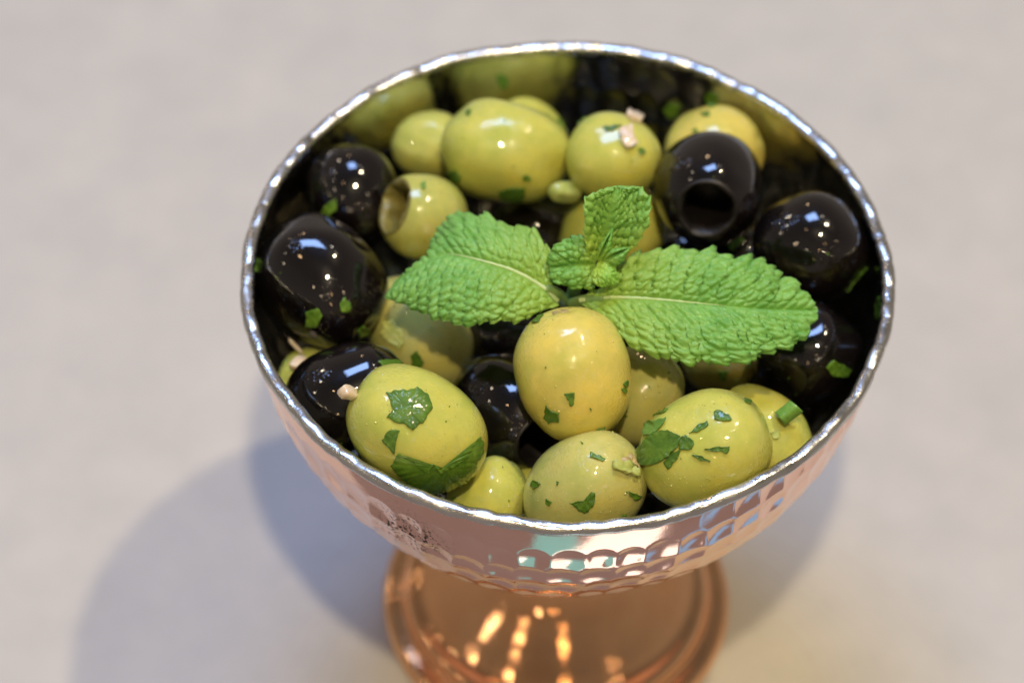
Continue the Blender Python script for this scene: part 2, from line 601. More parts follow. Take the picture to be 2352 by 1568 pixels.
# ------------------------------------------------------------------ olives
def olive(key, px, py, zmm, a_px, b_px, ang, tilt, tone, colour=None, hole=0.0, seed=0, scar=False, label="", boxy=0.93, end=0.0):
    c = at(px, py, zmm)
    depth = float((CAM_POS - c) @ CAM_R[2])
    s = depth / FPX
    tl, an = math.radians(tilt), math.radians(ang)
    b = b_px * s
    ap = a_px * s
    ct, st = math.cos(tl), math.sin(tl)
    a = math.sqrt(max((ap * ap - (b * st) ** 2), (0.5 * b) ** 2)) / max(ct, 0.35)
    a = min(max(a, b * 1.02), b * (1.30 if tilt < 50 else 1.06))
    ax = ct * (math.cos(an) * CAM_R[0] + math.sin(an) * CAM_R[1]) + st * CAM_R[2]
    ax /= np.linalg.norm(ax)
    e2 = np.cross(ax, CAM_R[1] if abs(ax @ CAM_R[1]) < 0.9 else CAM_R[0])
    e2 /= np.linalg.norm(e2)
    e3 = np.cross(ax, e2)
    r = np.random.default_rng(seed + 100)
    ks = r.normal(0, 1.0, (5, 3)) * np.array([[1.6], [2.0], [2.6], [3.4], [4.5]])
    phs = r.uniform(0, 6.28, 5)
    amps = np.array([0.030, 0.024, 0.017, 0.010, 0.006])
    nt_, ns = 44, 72
    th = np.linspace(0, math.pi, nt_)
    if hole:
        th = np.linspace(math.asin(min(0.95, hole)) * 0.92, math.pi, nt_)
    fi = np.linspace(0, 2 * math.pi, ns, endpoint=False)
    T, F = np.meshgrid(th, fi, indexing='ij')
    cx = np.sign(np.cos(T)) * np.abs(np.cos(T)) ** boxy
    sr = np.abs(np.sin(T)) ** boxy
    # one end of an olive is a little slimmer
    sr = sr * (1 - 0.05 * cx * (1 if r.random() > 0.5 else -1) - end * np.maximum(cx, 0) ** 2)
    dirs = np.stack([np.cos(T), np.sin(T) * np.cos(F), np.sin(T) * np.sin(F)], -1)
    n = sum(amps[i] * np.sin(dirs @ ks[i] + phs[i]) for i in range(5))
    for _ in range(4):            # shallow dents where neighbours pressed
        dv_ = r.normal(0, 1, 3)
        dv_ /= np.linalg.norm(dv_)
        n = n - r.uniform(0.015, 0.045) * np.exp(-(1 - dirs @ dv_) / r.uniform(0.015, 0.06))
    x = a * cx * (1 + n)
    rad = b * sr * (1 + n)
    if not hole:
        # stem dimple at one pole, tiny point at the other
        x -= a * 0.055 * np.exp(-(T / 0.20) ** 2) * (1 + 0.5 * np.cos(4 * F + seed) * np.clip(T / 0.2, 0, 1))
        x -= a * 0.030 * np.exp(-((math.pi - T) / 0.10) ** 2)
    P = c + x[..., None] * ax + rad[..., None] * (np.cos(F)[..., None] * e2 + np.sin(F)[..., None] * e3)
    verts = P.reshape(-1, 3)
    faces = [q[::-1] for q in grid_faces(nt_, ns)]
    mt = M_GREEN if tone == 'green' else M_BLACK
    ob = mesh_obj(tone + "_olive", verts, faces, mt, loc=c)
    ob.color = (*(colour or (0.5, 0.42, 0.07)), 1)
    tag(ob, label, "olive", "green olives in the bowl" if tone == 'green' else "black olives in the bowl")
    OLIVE_BVH[key] = (BVHTree.FromPolygons([Vector(q) for q in verts], faces), Vector(c))
    bpy.context.view_layer.update()
    if hole:
        ring = P[0]
        mid = ring.mean(0)
        rows = [ring]
        prof = [(0.96, 0.035), (0.88, 0.04), (0.80, -0.02), (0.76, -0.14), (0.76, -0.45), (0.78, -0.85), (0.70, -1.05), (0.35, -1.16), (0.02, -1.18)]
        for k, (sc, dx) in enumerate(prof):
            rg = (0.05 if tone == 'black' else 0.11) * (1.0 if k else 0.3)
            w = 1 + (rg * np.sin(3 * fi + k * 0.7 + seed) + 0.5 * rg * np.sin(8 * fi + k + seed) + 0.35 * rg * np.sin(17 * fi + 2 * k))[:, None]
            rows.append(mid + (ring - mid) * sc * w + ax * (dx * a))
        vv = np.concatenate(rows)
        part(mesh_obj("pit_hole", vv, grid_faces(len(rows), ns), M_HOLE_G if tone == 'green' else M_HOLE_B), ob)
    # beads of oil sitting on the skin, in loose clusters on the upper side
    rb = np.random.default_rng(seed + 55)
    bv, bf = [], []
    normals = np.cross(np.gradient(P, axis=1), np.gradient(P, axis=0))
    normals /= np.linalg.norm(normals, axis=2, keepdims=True) + 1e-12
    normals *= np.sign(np.sum(normals * (P - c), axis=2))[..., None]
    up = np.argwhere((normals[..., 2] > 0.15) & (np.sum(normals * CAM_R[2], axis=2) > 0.2) & (np.arange(nt_)[:, None] > 3) & (np.arange(nt_)[:, None] < nt_ - 4))
    if key[0] != 'L' and len(up):
        for _ in range(5 if tone == 'green' else 2):
            ci = up[rb.integers(len(up))]
            for _ in range(rb.integers(4, 13)):
                i_, j_ = int(np.clip(ci[0] + rb.normal(0, 1.6), 3, nt_ - 4)), int(ci[1] + rb.normal(0, 2.2)) % ns
                nn_ = normals[i_, j_]
                q0 = P[i_, j_] + rb.normal(0, 0.0003, 3)
                q0 = q0 - nn_ * ((q0 - P[i_, j_]) @ nn_)
                rad_ = rb.uniform(0.00006, 0.00020) * (1.7 if rb.random() < 0.08 else 1)
                t1 = np.cross(nn_, [0.3, 0.5, 0.81])
                t1 /= np.linalg.norm(t1)
                t2 = np.cross(nn_, t1)
                k0 = len(bv)
                for (sr_, h_) in ((1.0, -0.15), (0.8, 0.32), (0.42, 0.55)):
                    for q in range(8):
                        an_ = q * math.pi / 4
                        bv.append(q0 + rad_ * (sr_ * (math.cos(an_) * t1 + math.sin(an_) * t2) + h_ * nn_))
                bv.append(q0 + rad_ * 0.62 * nn_)
                for l_ in range(2):
                    for q in range(8):
                        q2 = (q + 1) % 8
                        bf.append((k0 + l_ * 8 + q, k0 + l_ * 8 + q2, k0 + l_ * 8 + 8 + q2, k0 + l_ * 8 + 8 + q))
                for q in range(8):
                    bf.append((k0 + 16 + q, k0 + 16 + (q + 1) % 8, k0 + 24))
        bo = part(mesh_obj("oil_beads", bv, bf, mt), ob)
        bo.color = ob.color
        bo["kind"] = "stuff"
    if scar:
        # ragged button of paler flesh at the stem end
        rr = np.random.default_rng(seed + 7)
        rows = []
        base = c + ax * (a * 0.93)
        for k, (sc, dx) in enumerate([(0.20, -0.02), (0.17, 0.035), (0.10, 0.055), (0.05, 0.02), (0.01, 0.015)]):
            w = 1 + 0.18 * np.sin(4 * fi + seed) + 0.10 * np.sin(7 * fi + k + seed * 2)
            rows.append(base + ax * (dx * a) + (b * sc * w)[:, None] * (np.cos(fi)[:, None] * e2 + np.sin(fi)[:, None] * e3))
        part(mesh_obj("stem_scar", np.concatenate(rows), grid_faces(len(rows), ns), M_SCAR), ob)
    return ob


YG = (0.52, 0.515, 0.105)     # yellow green
PG = (0.50, 0.51, 0.125)     # paler green
GO = (0.64, 0.54, 0.120)     # golden
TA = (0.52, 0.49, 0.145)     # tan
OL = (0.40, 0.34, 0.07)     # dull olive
#   key   px    py     z    a    b   ang  tilt tone colour hole scar label
OLIVES = [
    ("G13", 1222, 1130, -24.0, 70, 64, 0, 0, 'green', YG, 0, 0, "sliver of a low olive between the two front centre green olives"),
    ("B11", 1585, 592, -27.0, 88, 84, 0, 0, 'black', None, 0, 0, "filler black olive added to darken the gap below left of the back right hollow olive"),  # added so bright lining does not show through this gap
    ("B12", 1500, 1120, -25.0, 80, 76, 0, 0, 'black', None, 0, 0, "filler black olive added to darken the gap between the front centre and front right olives"),  # put in to hide the bluish lining between the front olives
    ("B8", 1805, 885, -24.0, 100, 95, 20, 0, 'black', None, 0, 0, "low black olive behind the olive with the chive square on it"),
    ("B10", 1700, 610, -22.0, 110, 104, 0, 0, 'black', None, 0, 0, "low black olive just above the right mint leaf, under the hollow black olive"),
    ("B5b", 1150, 760, -24.0, 115, 108, 0, 0, 'black', None, 0, 0, "low black olive under the lower edge of the left mint leaf"),
    ("B9", 1215, 555, -22.0, 105, 98, 0, 0, 'black', None, 0, 0, "low black olive between the large back green olive and the left mint leaf"),
    ("G17", 712, 868, -19.3, 75, 70, 0, 0, 'green', PG, 0, 0, "low pale olive against the left wall, under two black olives"),
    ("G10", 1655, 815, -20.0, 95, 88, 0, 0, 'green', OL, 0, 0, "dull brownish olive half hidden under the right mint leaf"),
    ("G2b", 1208, 316, -13.0, 92, 86, -30, 0, 'green', YG, 0, 0, "green olive peeping out behind the large back olive"),
    ("G1", 988, 335, -12.0, 84, 78, 0, 0, 'green', PG, 0, 0, "pale green olive at the back left, partly behind the large one"),
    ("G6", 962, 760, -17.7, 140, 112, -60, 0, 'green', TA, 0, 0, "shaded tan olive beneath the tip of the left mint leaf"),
    ("G4", 1637, 352, -8.8, 116, 112, 20, 20, 'green', GO, 0, 0, "golden olive at the back right, behind the hollow black olive"),
    ("G16", 1415, 530, -16.0, 125, 98, 10, 0, 'green', YG, 0, 0, "golden olive directly behind the upright small mint leaf"),
    ("B2", 813, 458, -10.0, 125, 106, -80, 0, 'black', None, 0, 0, "black olive at the upper left wall, farthest back of the left three"),
    ("G5", 976, 497, -6.4, 100, 97, 163, 33, 'green', (0.47, 0.465, 0.115), 0.66, 0, "hollow green olive with its open pit hole facing left"),
    ("G12", 1122, 1145, -18.0, 102, 88, 60, 0, 'green', YG, 0, 0, "small plain green olive low at the front rim, no herbs on it"),
    ("B5", 1165, 945, -16.0, 142, 132, -40, 42, 'black', None, 0.58, 0, "hollow black olive in the centre between two front green olives"),
    ("G15", 1748, 1005, -13.0, 128, 106, -45, 0, 'green', YG, 0, 0, "green olive at the right front with a chive square on it"),
    ("B7", 1850, 815, -14.0, 125, 115, 60, 0, 'black', None, 0, 0, "black olive at the right wall below the tip of the right mint leaf"),
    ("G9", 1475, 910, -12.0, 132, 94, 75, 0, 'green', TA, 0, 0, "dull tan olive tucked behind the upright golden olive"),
    ("B6", 1866, 568, -6.2, 130, 124, -40, 10, 'black', None, 0, 0, "black olive at the right wall above the right mint leaf"),
    ("G3", 1412, 362, -1.0, 112, 98, -15, 10, 'green', YG, 0, 0, "green olive at the back centre with garlic bits on top"),
    ("B3", 737, 645, -7.0, 160, 136, -50, 20, 'black', None, 0, 0, "big black olive at the far left wall, middle of the left three"),
    ("B4", 805, 915, -11.0, 155, 128, 35, 0, 'black', None, 0, 0, "black olive at the lower left behind the parsley covered olive"),
    ("G2", 1162, 352, -4.0, 149, 119, -10, 5, 'green', YG, 0, 0, "large green olive lying across the top at the back"),
    ("B1", 1627, 433, -1.7, 130, 129, -102, 64, 'black', None, 0.60, 0, "hollow black olive at the back right, its round hole facing front"),
    ("G7", 955, 990, -2.6, 168, 136, 145, 5, 'green', YG, 0, 1, "green olive at the front left wrapped in parsley pieces"),
    ("G11", 1347, 1120, -10.0, 148, 124, 30, 40, 'green', TA, 0, 1, "front centre olive at the rim with a puckered stem end"),
    ("G14", 1622, 1035, -3.6, 160, 128, 20, 5, 'green', YG, 0, 0, "green olive at the front right with a fan of herb strips"),
    ("G8", 1315, 862, 0.0, 156, 134, 102, 10, 'green', GO, 0, 1, "upright golden olive standing in the middle below the mint"),
]
for i, (key, px, py, z, a, b, an, ti, tone, col, hole, scar, lab) in enumerate(OLIVES):
    olive(key, px, py, z, a, b, an, ti, tone, col, hole, i * 3 + 1, scar, lab, boxy={'G2': 0.84, 'G14': 0.88, 'B3': 0.88}.get(key, 0.93))
# unseen black olives put in below so the gaps on top stay dark
for i, (x, y, z) in enumerate([(-18, -20, -36), (4, -16, -38), (24, -12, -34), (-26, 8, -36), (0, 8, -40), (20, 10, -37), (-8, 28, -37), (12, 28, -36)]):
    c = np.array([x / 1000, y / 1000, ZR + z / 1000])
    q = CAM_R @ (c - CAM_POS)
    px, py = W2 / 2 + FPX * q[0] / -q[2], H2 / 2 - FPX * q[1] / -q[2]
    olive("L%d" % i, px, py, z, 118, 108, 50 * i, 0, 'black', None, 0, 50 + i, 0, "filler black olive added under the others to keep the gaps dark")

# ------------------------------------------------------------------ crops of the photograph used as drawing scales (picture 2352 wide)
SC = {'c1': (545.5, 74.6, .3296), 'c2': (1263.3, 74.6, .3418), 'c3': (545.5, 488.1, .3296), 'c4': (1263.3, 488.1, .3418),
      'c5': (545.5, 775.2, .3296), 'c6': (1148.4, 861.3, .3418), 'cA': (861.3, 402.0, .2380), 'cB': (1234.6, 402.0, .2856)}


def sc(crop, pts):
    ox, oy, k = SC[crop]
    return [(ox + k * x, oy + k * y) for x, y in pts]


def hit(key, px, py):
    bvh, c = OLIVE_BVH[key]
    d = Vector(ray_dir(px, py)).normalized()
    o0 = Vector(CAM_POS)
    if key == 'wall':            # start inside the bowl, past the near rim
        o0 = o0 + d * ((ZR - 0.0005 - CAM_POS[2]) / d.z)
    loc, n, _, _ = bvh.ray_cast(o0, d)
    if loc is None:
        t = (c - Vector(CAM_POS)).dot(d)
        loc, n, _, _ = bvh.find_nearest(Vector(CAM_POS) + d * t)
    if (n.dot(loc - c) < 0) != (key == 'wall'):
        n = -n
    return np.array(loc), np.array(n)


def herb(key, crop, pts, label, mat=None, thick=0.00018, lift=0.00006, curl=0.0005, name="herb_piece", category="herb"):
    """a flat chopped piece lying on an olive: a polygon draped over the olive's surface, with real thickness"""
    P = sc(crop, pts)
    c = np.mean(P, 0)
    out = []
    for i in range(len(P)):
        p, q = np.array(P[i]), np.array(P[(i + 1) % len(P)])
        k = max(1, int(np.linalg.norm(q - p) / 3.2))
        for j in range(k):
            out.append(p + (q - p) * j / k)
    out = np.array(out)
    n = len(out)
    rr = np.random.default_rng(int(c[0] * 7 + c[1]))
    rag = rr.normal(0, 1.0, out.shape)
    rag = 0.6 * rag + 0.9 * (np.roll(rag, 1, 0) + np.roll(rag, -1, 0)) * 0.5 + rr.normal(0, 0.3, out.shape)
    out = out + rag * min(1.0, np.ptp(out[:, 0]) / 22)
    rings = [1.0, 0.97, 0.75, 0.5, 0.25]
    top, bot = [], []
    for ri, s in enumerate(rings):
        for p in out:
            w = c + (p - c) * s
            loc, nn = hit(key, *w)
            wav = 0.00016 * math.sin(w[0] * 0.33 + c[1]) * math.cos(w[1] * 0.29 + c[0])
            up = lift + thick * (0.45 if ri == 0 else 1.0) + wav * (s) + curl * max(0, s - 0.5) ** 2
            top.append(loc + nn * up)
            if ri == 0:
                bot.append(loc + nn * (lift * 0.2 + curl * 0.20))
    cl, cn = hit(key, *c)
    top.append(cl + cn * (lift + thick))
    verts = top + bot
    faces = []
    for ri in range(len(rings) - 1):
        for j in range(n):
            k = (j + 1) % n
            faces.append((ri * n + j, ri * n + k, (ri + 1) * n + k, (ri + 1) * n + j))
    ci = len(top) - 1
    for j in range(n):
        k = (j + 1) % n
        faces.append(((len(rings) - 1) * n + j, (len(rings) - 1) * n + k, ci))
        faces.append((k, j, ci + 1 + j, ci + 1 + k))
    ob = mesh_obj(name, verts, faces, mat or M_HERB, loc=cl)
    tag(ob, label, category, "chopped herb pieces on the olives" if category == "herb" else None)
    return ob


def chunk(p, size, rot, mat, name, label, category, group, seed=0):
    """a small knobbly chopped piece"""
    r = np.random.default_rng(seed)
    nt_, ns = 14, 20
    T, F = np.meshgrid(np.linspace(0, math.pi, nt_), np.linspace(0, 2 * math.pi, ns, endpoint=False), indexing='ij')
    d = np.stack([np.sin(T) * np.cos(F), np.sin(T) * np.sin(F), np.cos(T)], -1)
    e = np.sign(d) * np.abs(d) ** 0.62
    k = r.normal(0, 2.2, (3, 3))
    n = 1 + sum(0.07 * np.sin(d @ k[i] + i) for i in range(3))
    e = e * n[..., None] * np.array(size)
    Rm = np.array(Matrix.Rotation(rot[2], 3, 'Z') @ Matrix.Rotation(rot[1], 3, 'Y') @ Matrix.Rotation(rot[0], 3, 'X'))
    v = (e.reshape(-1, 3) @ Rm.T) + p
    ob = mesh_obj(name, v, grid_faces(nt_, ns), mat, loc=p)
    tag(ob, label, category, group)
    return ob


# parsley and herb pieces
herb("G7", 'c5', [(1035, 385), (1110, 372), (1200, 365), (1260, 352), (1335, 400), (1358, 490), (1315, 565), (1225, 645), (1165, 600), (1095, 585), (1035, 555), (1085, 505), (1062, 440)],
     "large ragged parsley piece on top of the front left olive")
herb("G7", 'c5', [(1062, 645), (1130, 640), (1105, 720), (1095, 805), (1050, 760), (1005, 715)],
     "small kite shaped parsley piece on the front left olive, below the ragged one")
herb("G7", 'c5', [(1120, 800), (1210, 860), (1310, 935), (1355, 875), (1420, 950), (1510, 900), (1600, 830), (1670, 700), (1700, 690), (1708, 790), (1660, 900), (1600, 1000), (1480, 1080), (1400, 1100), (1250, 1050), (1130, 960), (1070, 890)],
     "wide toothed parsley leaf wrapped round the underside of the front left olive")
herb("B4", 'c5', [(975, 165), (1040, 158), (1120, 160), (1205, 205), (1190, 240), (1080, 225), (1010, 215)], "herb piece lying on the lower left black olive's right end")
herb("G6", 'c5', [(1210, 120), (1250, 90), (1300, 170), (1280, 215), (1215, 200)], "dark herb piece on the shaded tan olive under the left mint leaf")
herb("G6", 'c3', [(1020, 760), (1090, 745), (1150, 830), (1165, 900), (1130, 950), (1050, 890), (1000, 850)], "pale yellow green shred on the shaded tan olive under the left leaf", M_HERB_PALE, curl=0.001)
herb("G8", 'c6', [(435, 125), (505, 110), (500, 190), (482, 215)], "narrow wedge shaped herb fleck in the lower middle of the upright golden olive")
herb("G8", 'c6', [(310, 198), (345, 235), (400, 255), (395, 310), (330, 315), (300, 280)], "angular herb piece at the lower left of the upright golden olive")
herb("G8", 'c6', [(822, 62), (850, 35), (860, 75), (838, 82)], "upper of two tiny flecks at the right side of the upright golden olive")
herb("G8", 'c6', [(812, 88), (838, 84), (850, 112), (828, 120)], "lower of two tiny flecks at the right side of the upright golden olive")
herb("G8", 'c6', [(600, 400), (650, 360), (705, 345), (690, 385), (650, 410), (600, 425)], "herb piece low on the upright golden olive, near its bottom edge")
herb("G8", 'c3', [(2050, 775), (2105, 722), (2135, 712), (2095, 768)], "thin herb sliver near the stem end of the upright golden olive")
herb("G8", 'c6', [(600, 215), (614, 222), (610, 243)], "tiniest herb speck in the lower right of the upright golden olive")
herb("G11", 'c6', [(475, 855), (560, 840), (620, 775), (640, 790), (635, 870), (570, 925), (530, 895)], "arrow shaped parsley piece in the middle of the front centre olive")
herb("G11", 'c6', [(608, 525), (660, 540), (708, 570), (690, 580), (640, 566), (610, 556)], "narrow dark herb strip at the top of the front centre olive")
herb("G11", 'c6', [(860, 775), (920, 800), (960, 815), (905, 838), (870, 805)], "herb fleck at the right side of the front centre olive")
herb("G11", 'c6', [(235, 705), (275, 730), (240, 762), (210, 745)], "herb fleck at the left edge of the front centre olive")
herb("G11", 'c6', [(315, 830), (355, 850), (335, 875), (312, 865)], "small triangular fleck at the lower left of the front centre olive")
herb("G11", 'c6', [(815, 935), (850, 930), (848, 962), (820, 960)], "small herb fleck at the bottom right of the front centre olive, by the rim")
herb("G11", 'c6', [(384, 712), (400, 718), (390, 737)], "tiniest herb speck on the front centre olive, left of its middle")
herb("G14", 'c6', [(975, 370), (1010, 320), (1125, 300), (1090, 350), (1060, 390), (980, 415)], "pale curled herb shred at the left end of the front right olive", M_CHIVE, curl=0.002)
herb("G14", 'c6', [(1080, 375), (1130, 375), (1220, 410), (1200, 480), (1120, 560), (1040, 600), (960, 598), (938, 585), (945, 490), (1000, 420)], "biggest dark parsley leaf on the left end of the front right olive", curl=0.002)
herb("G14", 'c6', [(1100, 580), (1160, 520), (1220, 500), (1180, 580), (1130, 635)], "pointed parsley piece just below the biggest leaf on the front right olive")
herb("G14", 'c6', [(1435, 240), (1480, 240), (1540, 275), (1560, 300), (1500, 320), (1440, 295)], "flat herb piece at the upper right of the front right olive")
herb("G14", 'c6', [(1270, 390), (1330, 340), (1400, 305), (1400, 340), (1330, 382)], "slanting herb strip across the top of the front right olive")
herb("G14", 'c6', [(1370, 500), (1450, 480), (1550, 480), (1525, 525), (1450, 512)], "level herb strip in the middle of the front right olive")
herb("G14", 'c6', [(1290, 530), (1360, 545), (1415, 575), (1350, 572)], "lowest thin herb strip on the front right olive")
herb("G14", 'c6', [(1020, 270), (1080, 245), (1130, 232), (1090, 264)], "thin herb sliver on the upper left shoulder of the front right olive")
herb("G14", 'c6', [(1640, 162), (1692, 182), (1684, 196), (1645, 182)], "thin dark sliver at the upper right edge of the front right olive")
herb("G14", 'c6', [(1190, 430), (1250, 400), (1300, 440), (1290, 500), (1210, 500)], "wet herb shred in the middle of the front right olive, beside the biggest leaf")
herb("G15", 'c6', [(1812, 390), (1870, 372), (1882, 400), (1862, 435), (1836, 428), (1830, 405)], "tiny pale hook of herb left of the chive square", M_HERB_PALE)
herb("G11", 'c6', [(755, 580), (840, 598), (920, 622), (915, 685), (830, 660), (755, 632)], "pale cut herb stalk on the puckered end of the front centre olive", M_HERB_PALE, thick=0.0011)
herb("B7", 'c4', [(1855, 1040), (1900, 990), (2020, 1050), (1990, 1100), (1900, 1100)], "dim herb piece on the black olive below the right mint leaf's tip")
herb("B6", 'c4', [(2060, 430), (2130, 360), (2140, 400), (2090, 480), (2020, 560), (2040, 490)], "long herb shred on the right side of the right wall black olive")
herb("B10", 'c4', [(1195, 230), (1270, 165), (1300, 190), (1230, 255)], "small herb square in the dark gap below the hollow black olive", M_CHIVE)
herb("B3", 'c3', [(480, 690), (560, 660), (590, 720), (550, 800), (480, 790)], "larger herb piece on the underside of the big left black olive")
herb("B3", 'c3', [(710, 625), (745, 590), (800, 655), (760, 700), (720, 690)], "small herb piece on the lower right of the big left black olive")
herb("B3", 'c3', [(830, 820), (870, 790), (920, 810), (910, 850), (850, 865)], "lowest herb bit on the big left black olive, near its bottom")
herb("B2", 'c1', [(590, 1250), (640, 1180), (690, 1160), (690, 1240), (640, 1270)], "herb shred in the gap between the two upper left black olives")
herb("G2", 'c1', [(1590, 560), (1632, 540), (1620, 577), (1600, 587)], "small herb fleck at the top left of the large back olive")
herb("G2", 'c1', [(1445, 985), (1520, 955), (1560, 1010), (1545, 1050), (1480, 1040)], "dark herb piece at the lower left end of the large back olive")
herb("G2", 'c1', [(1815, 1110), (1900, 1080), (2005, 1075), (2000, 1140), (1950, 1180), (1850, 1170)], "dark herb piece under the bottom edge of the large back olive")
herb("G2", 'c1', [(1985, 1000), (2020, 990), (2045, 1030), (1995, 1032)], "faint herb fleck at the lower right of the large back olive")
herb("G2b", 'c1', [(2230, 600), (2290, 700), (2310, 830), (2290, 860), (2255, 760), (2215, 650)], "dark herb strip in the seam right of the large back olive")
herb("G3", 'c2', [(355, 640), (410, 630), (480, 625), (430, 660), (370, 672)], "herb fleck beside the garlic bit on the back centre olive")
herb("G3", 'c2', [(588, 785), (615, 775), (642, 810), (600, 827)], "small herb fleck at the right side of the back centre olive")
herb("G3", 'c2', [(160, 590), (205, 556), (250, 575), (195, 612)], "herb fleck at the top left edge of the back centre olive")
herb("G4", 'c2', [(1010, 540), (1060, 535), (1078, 562), (1040, 568)], "herb fleck near the top of the golden back right olive")
herb("G4", 'c2', [(1055, 495), (1090, 472), (1112, 500), (1075, 512)], "topmost tiny fleck on the golden back right olive", M_CHIVE)
herb("G4", 'c2', [(952, 668), (982, 640), (1000, 680)], "tiny fleck where the golden back right olive meets the hollow black one")
herb("G5", 'c1', [(1278, 1060), (1308, 1042), (1312, 1092), (1284, 1094)], "small green fleck beside the hole of the hollow green olive", M_CHIVE)
herb("G10", 'c4', [(1130, 1060), (1200, 1060), (1180, 1130), (1140, 1110)], "herb fleck on the dull brownish olive under the right mint leaf")
herb("G3", 'c2', [(460, 662), (540, 640), (572, 760), (530, 785), (490, 770)], "long pinkish garlic bit on the back centre olive", M_GARLIC, thick=0.0010, name="garlic_piece", category="garlic")
herb("G3", 'c2', [(505, 560), (560, 540), (615, 590), (600, 620), (545, 600)], "garlic bit on the top edge of the back centre olive", M_GARLIC, thick=0.0012, name="garlic_piece", category="garlic")

herb("wall", 'c3', [(112, 330), (138, 318), (150, 360), (143, 408), (116, 412)], "herb fleck stuck on the left wall just inside the rim", M_CHIVE, curl=0.0)
herb("wall", 'c3', [(165, 500), (215, 525), (250, 590), (262, 640), (225, 620), (190, 560)], "long herb smear on the left wall under the big black olive", curl=0.0)
herb("wall", 'c2', [(1030, 430), (1080, 395), (1130, 420), (1125, 480), (1060, 500)], "dark herb piece on the back wall above the golden olive", curl=0.0)
herb("wall", 'c2', [(760, 520), (815, 470), (870, 490), (860, 560), (800, 590)], "dark herb piece on the back wall left of the golden olive", curl=0.0)
herb("wall", 'c1', [(1800, 300), (1850, 285), (1890, 340), (1875, 400), (1820, 380)], "green reflection modelled as a shred on the back wall above the large green olive", M_CHIVE, curl=0.0)  # solid green patch standing in for a reflection in the lining
herb("wall", 'c4', [(2180, 620), (2215, 560), (2240, 600), (2225, 690), (2195, 720)], "herb smear on the right wall beside the rim", curl=0.0)

# garlic and other chopped lumps
loc, nn = hit("G7", *sc('c5', [(835, 395)])[0])
chunk(loc + nn * 0.0006 - CAM_R[0] * 0.0010, (0.0017, 0.0011, 0.0011), (0.3, 0.5, 0.4), M_GARLIC, "garlic_piece", "pale garlic lump at the stem end of the front left olive", "garlic", None, 3)
loc, nn = hit("G3", *sc('c1', [(2235, 1090)])[0])
chunk(loc + nn * 0.0012 + np.array([0, -0.002, 0]), (0.0028, 0.0018, 0.0016), (0.2, 0.4, 0.5), M_HERB_PALE, "vegetable_piece", "pale green chopped lump wedged between the two back green olives", "vegetable", None, 5)
loc, nn = hit("G17", *sc('c3', [(430, 1060)])[0])
chunk(loc + nn * 0.0008, (0.0017, 0.0010, 0.0008), (0.2, 0.1, 0.8), M_GARLIC, "garlic_piece", "garlic lump on the low pale olive at the left wall", "garlic", None, 8)
loc, nn = hit("B5", *sc('c5', [(1685, 600)])[0])
chunk(loc + nn * 0.0006, (0.0005, 0.0016, 0.0006), (0.4, 0.0, 0.2), M_GARLIC, "garlic_piece", "thin garlic sliver between the front left olive and the centre black one", "garlic", None, 9)
loc, nn = hit("B4", *sc('c3', [(380, 925)])[0])
chunk(np.array(at(*sc('c3', [(400, 930)])[0], -13)), (0.0017, 0.0004, 0.0004), (0.1, 0.5, -0.6), M_GARLIC, "garlic_piece", "thin garlic strip in the gap between the two lower left black olives", "garlic", None, 12)
p = at(1700, 236, -7)
chunk(p, (0.0026, 0.0013, 0.0012), (0.2, 0.3, -0.4), M_GARLIC, "garlic_piece", "whitish garlic lump behind the golden back right olive, against the wall", "garlic", None, 14)

# crumbs of herb too small to count, stuck all over the olives
def crumbs():
    r = np.random.default_rng(77)
    verts, faces = [], []
    keys = [o[0] for o in OLIVES if o[0] not in ("G13", "B8", "B10", "B11", "B12", "B5b", "B9")]
    spots = {o[0]: (o[1], o[2], o[4], o[5]) for o in OLIVES}
    for k in keys:
        cx, cy, a, b = spots[k]
        for _ in range(3 if k[0] == 'G' else 2):
            t, q = r.uniform(0, 6.28), math.sqrt(r.uniform(0, 0.8))
            px, py = cx + q * b * math.cos(t), cy + q * b * math.sin(t)
            size = r.uniform(1.6, 4.2)
            n = r.integers(4, 7)
            an = np.sort(r.uniform(0, 6.28, n))
            st = r.uniform(0.45, 1.0)
            ro = r.uniform(0, 3.14)
            pts = []
            for w in an:
                x, y = size * math.cos(w), size * st * math.sin(w)
                pts.append(hit(k, px + x * math.cos(ro) - y * math.sin(ro), py + x * math.sin(ro) + y * math.cos(ro)))
            k0 = len(verts)
            for loc, nn in pts:
                verts.append(loc + nn * 0.00022)
            for loc, nn in pts:
                verts.append(loc - nn * 0.00005)
            faces.append(tuple(k0 + i for i in range(n)))
            for i in range(n):
                j = (i + 1) % n
                faces.append((k0 + j, k0 + i, k0 + n + i, k0 + n + j))
    ob = mesh_obj("herb_crumbs", verts, faces, M_HERB, smooth=False)
    ob["kind"] = "stuff"
    tag(ob, "fine green herb crumbs scattered over all the olives", "herb crumbs")


crumbs()

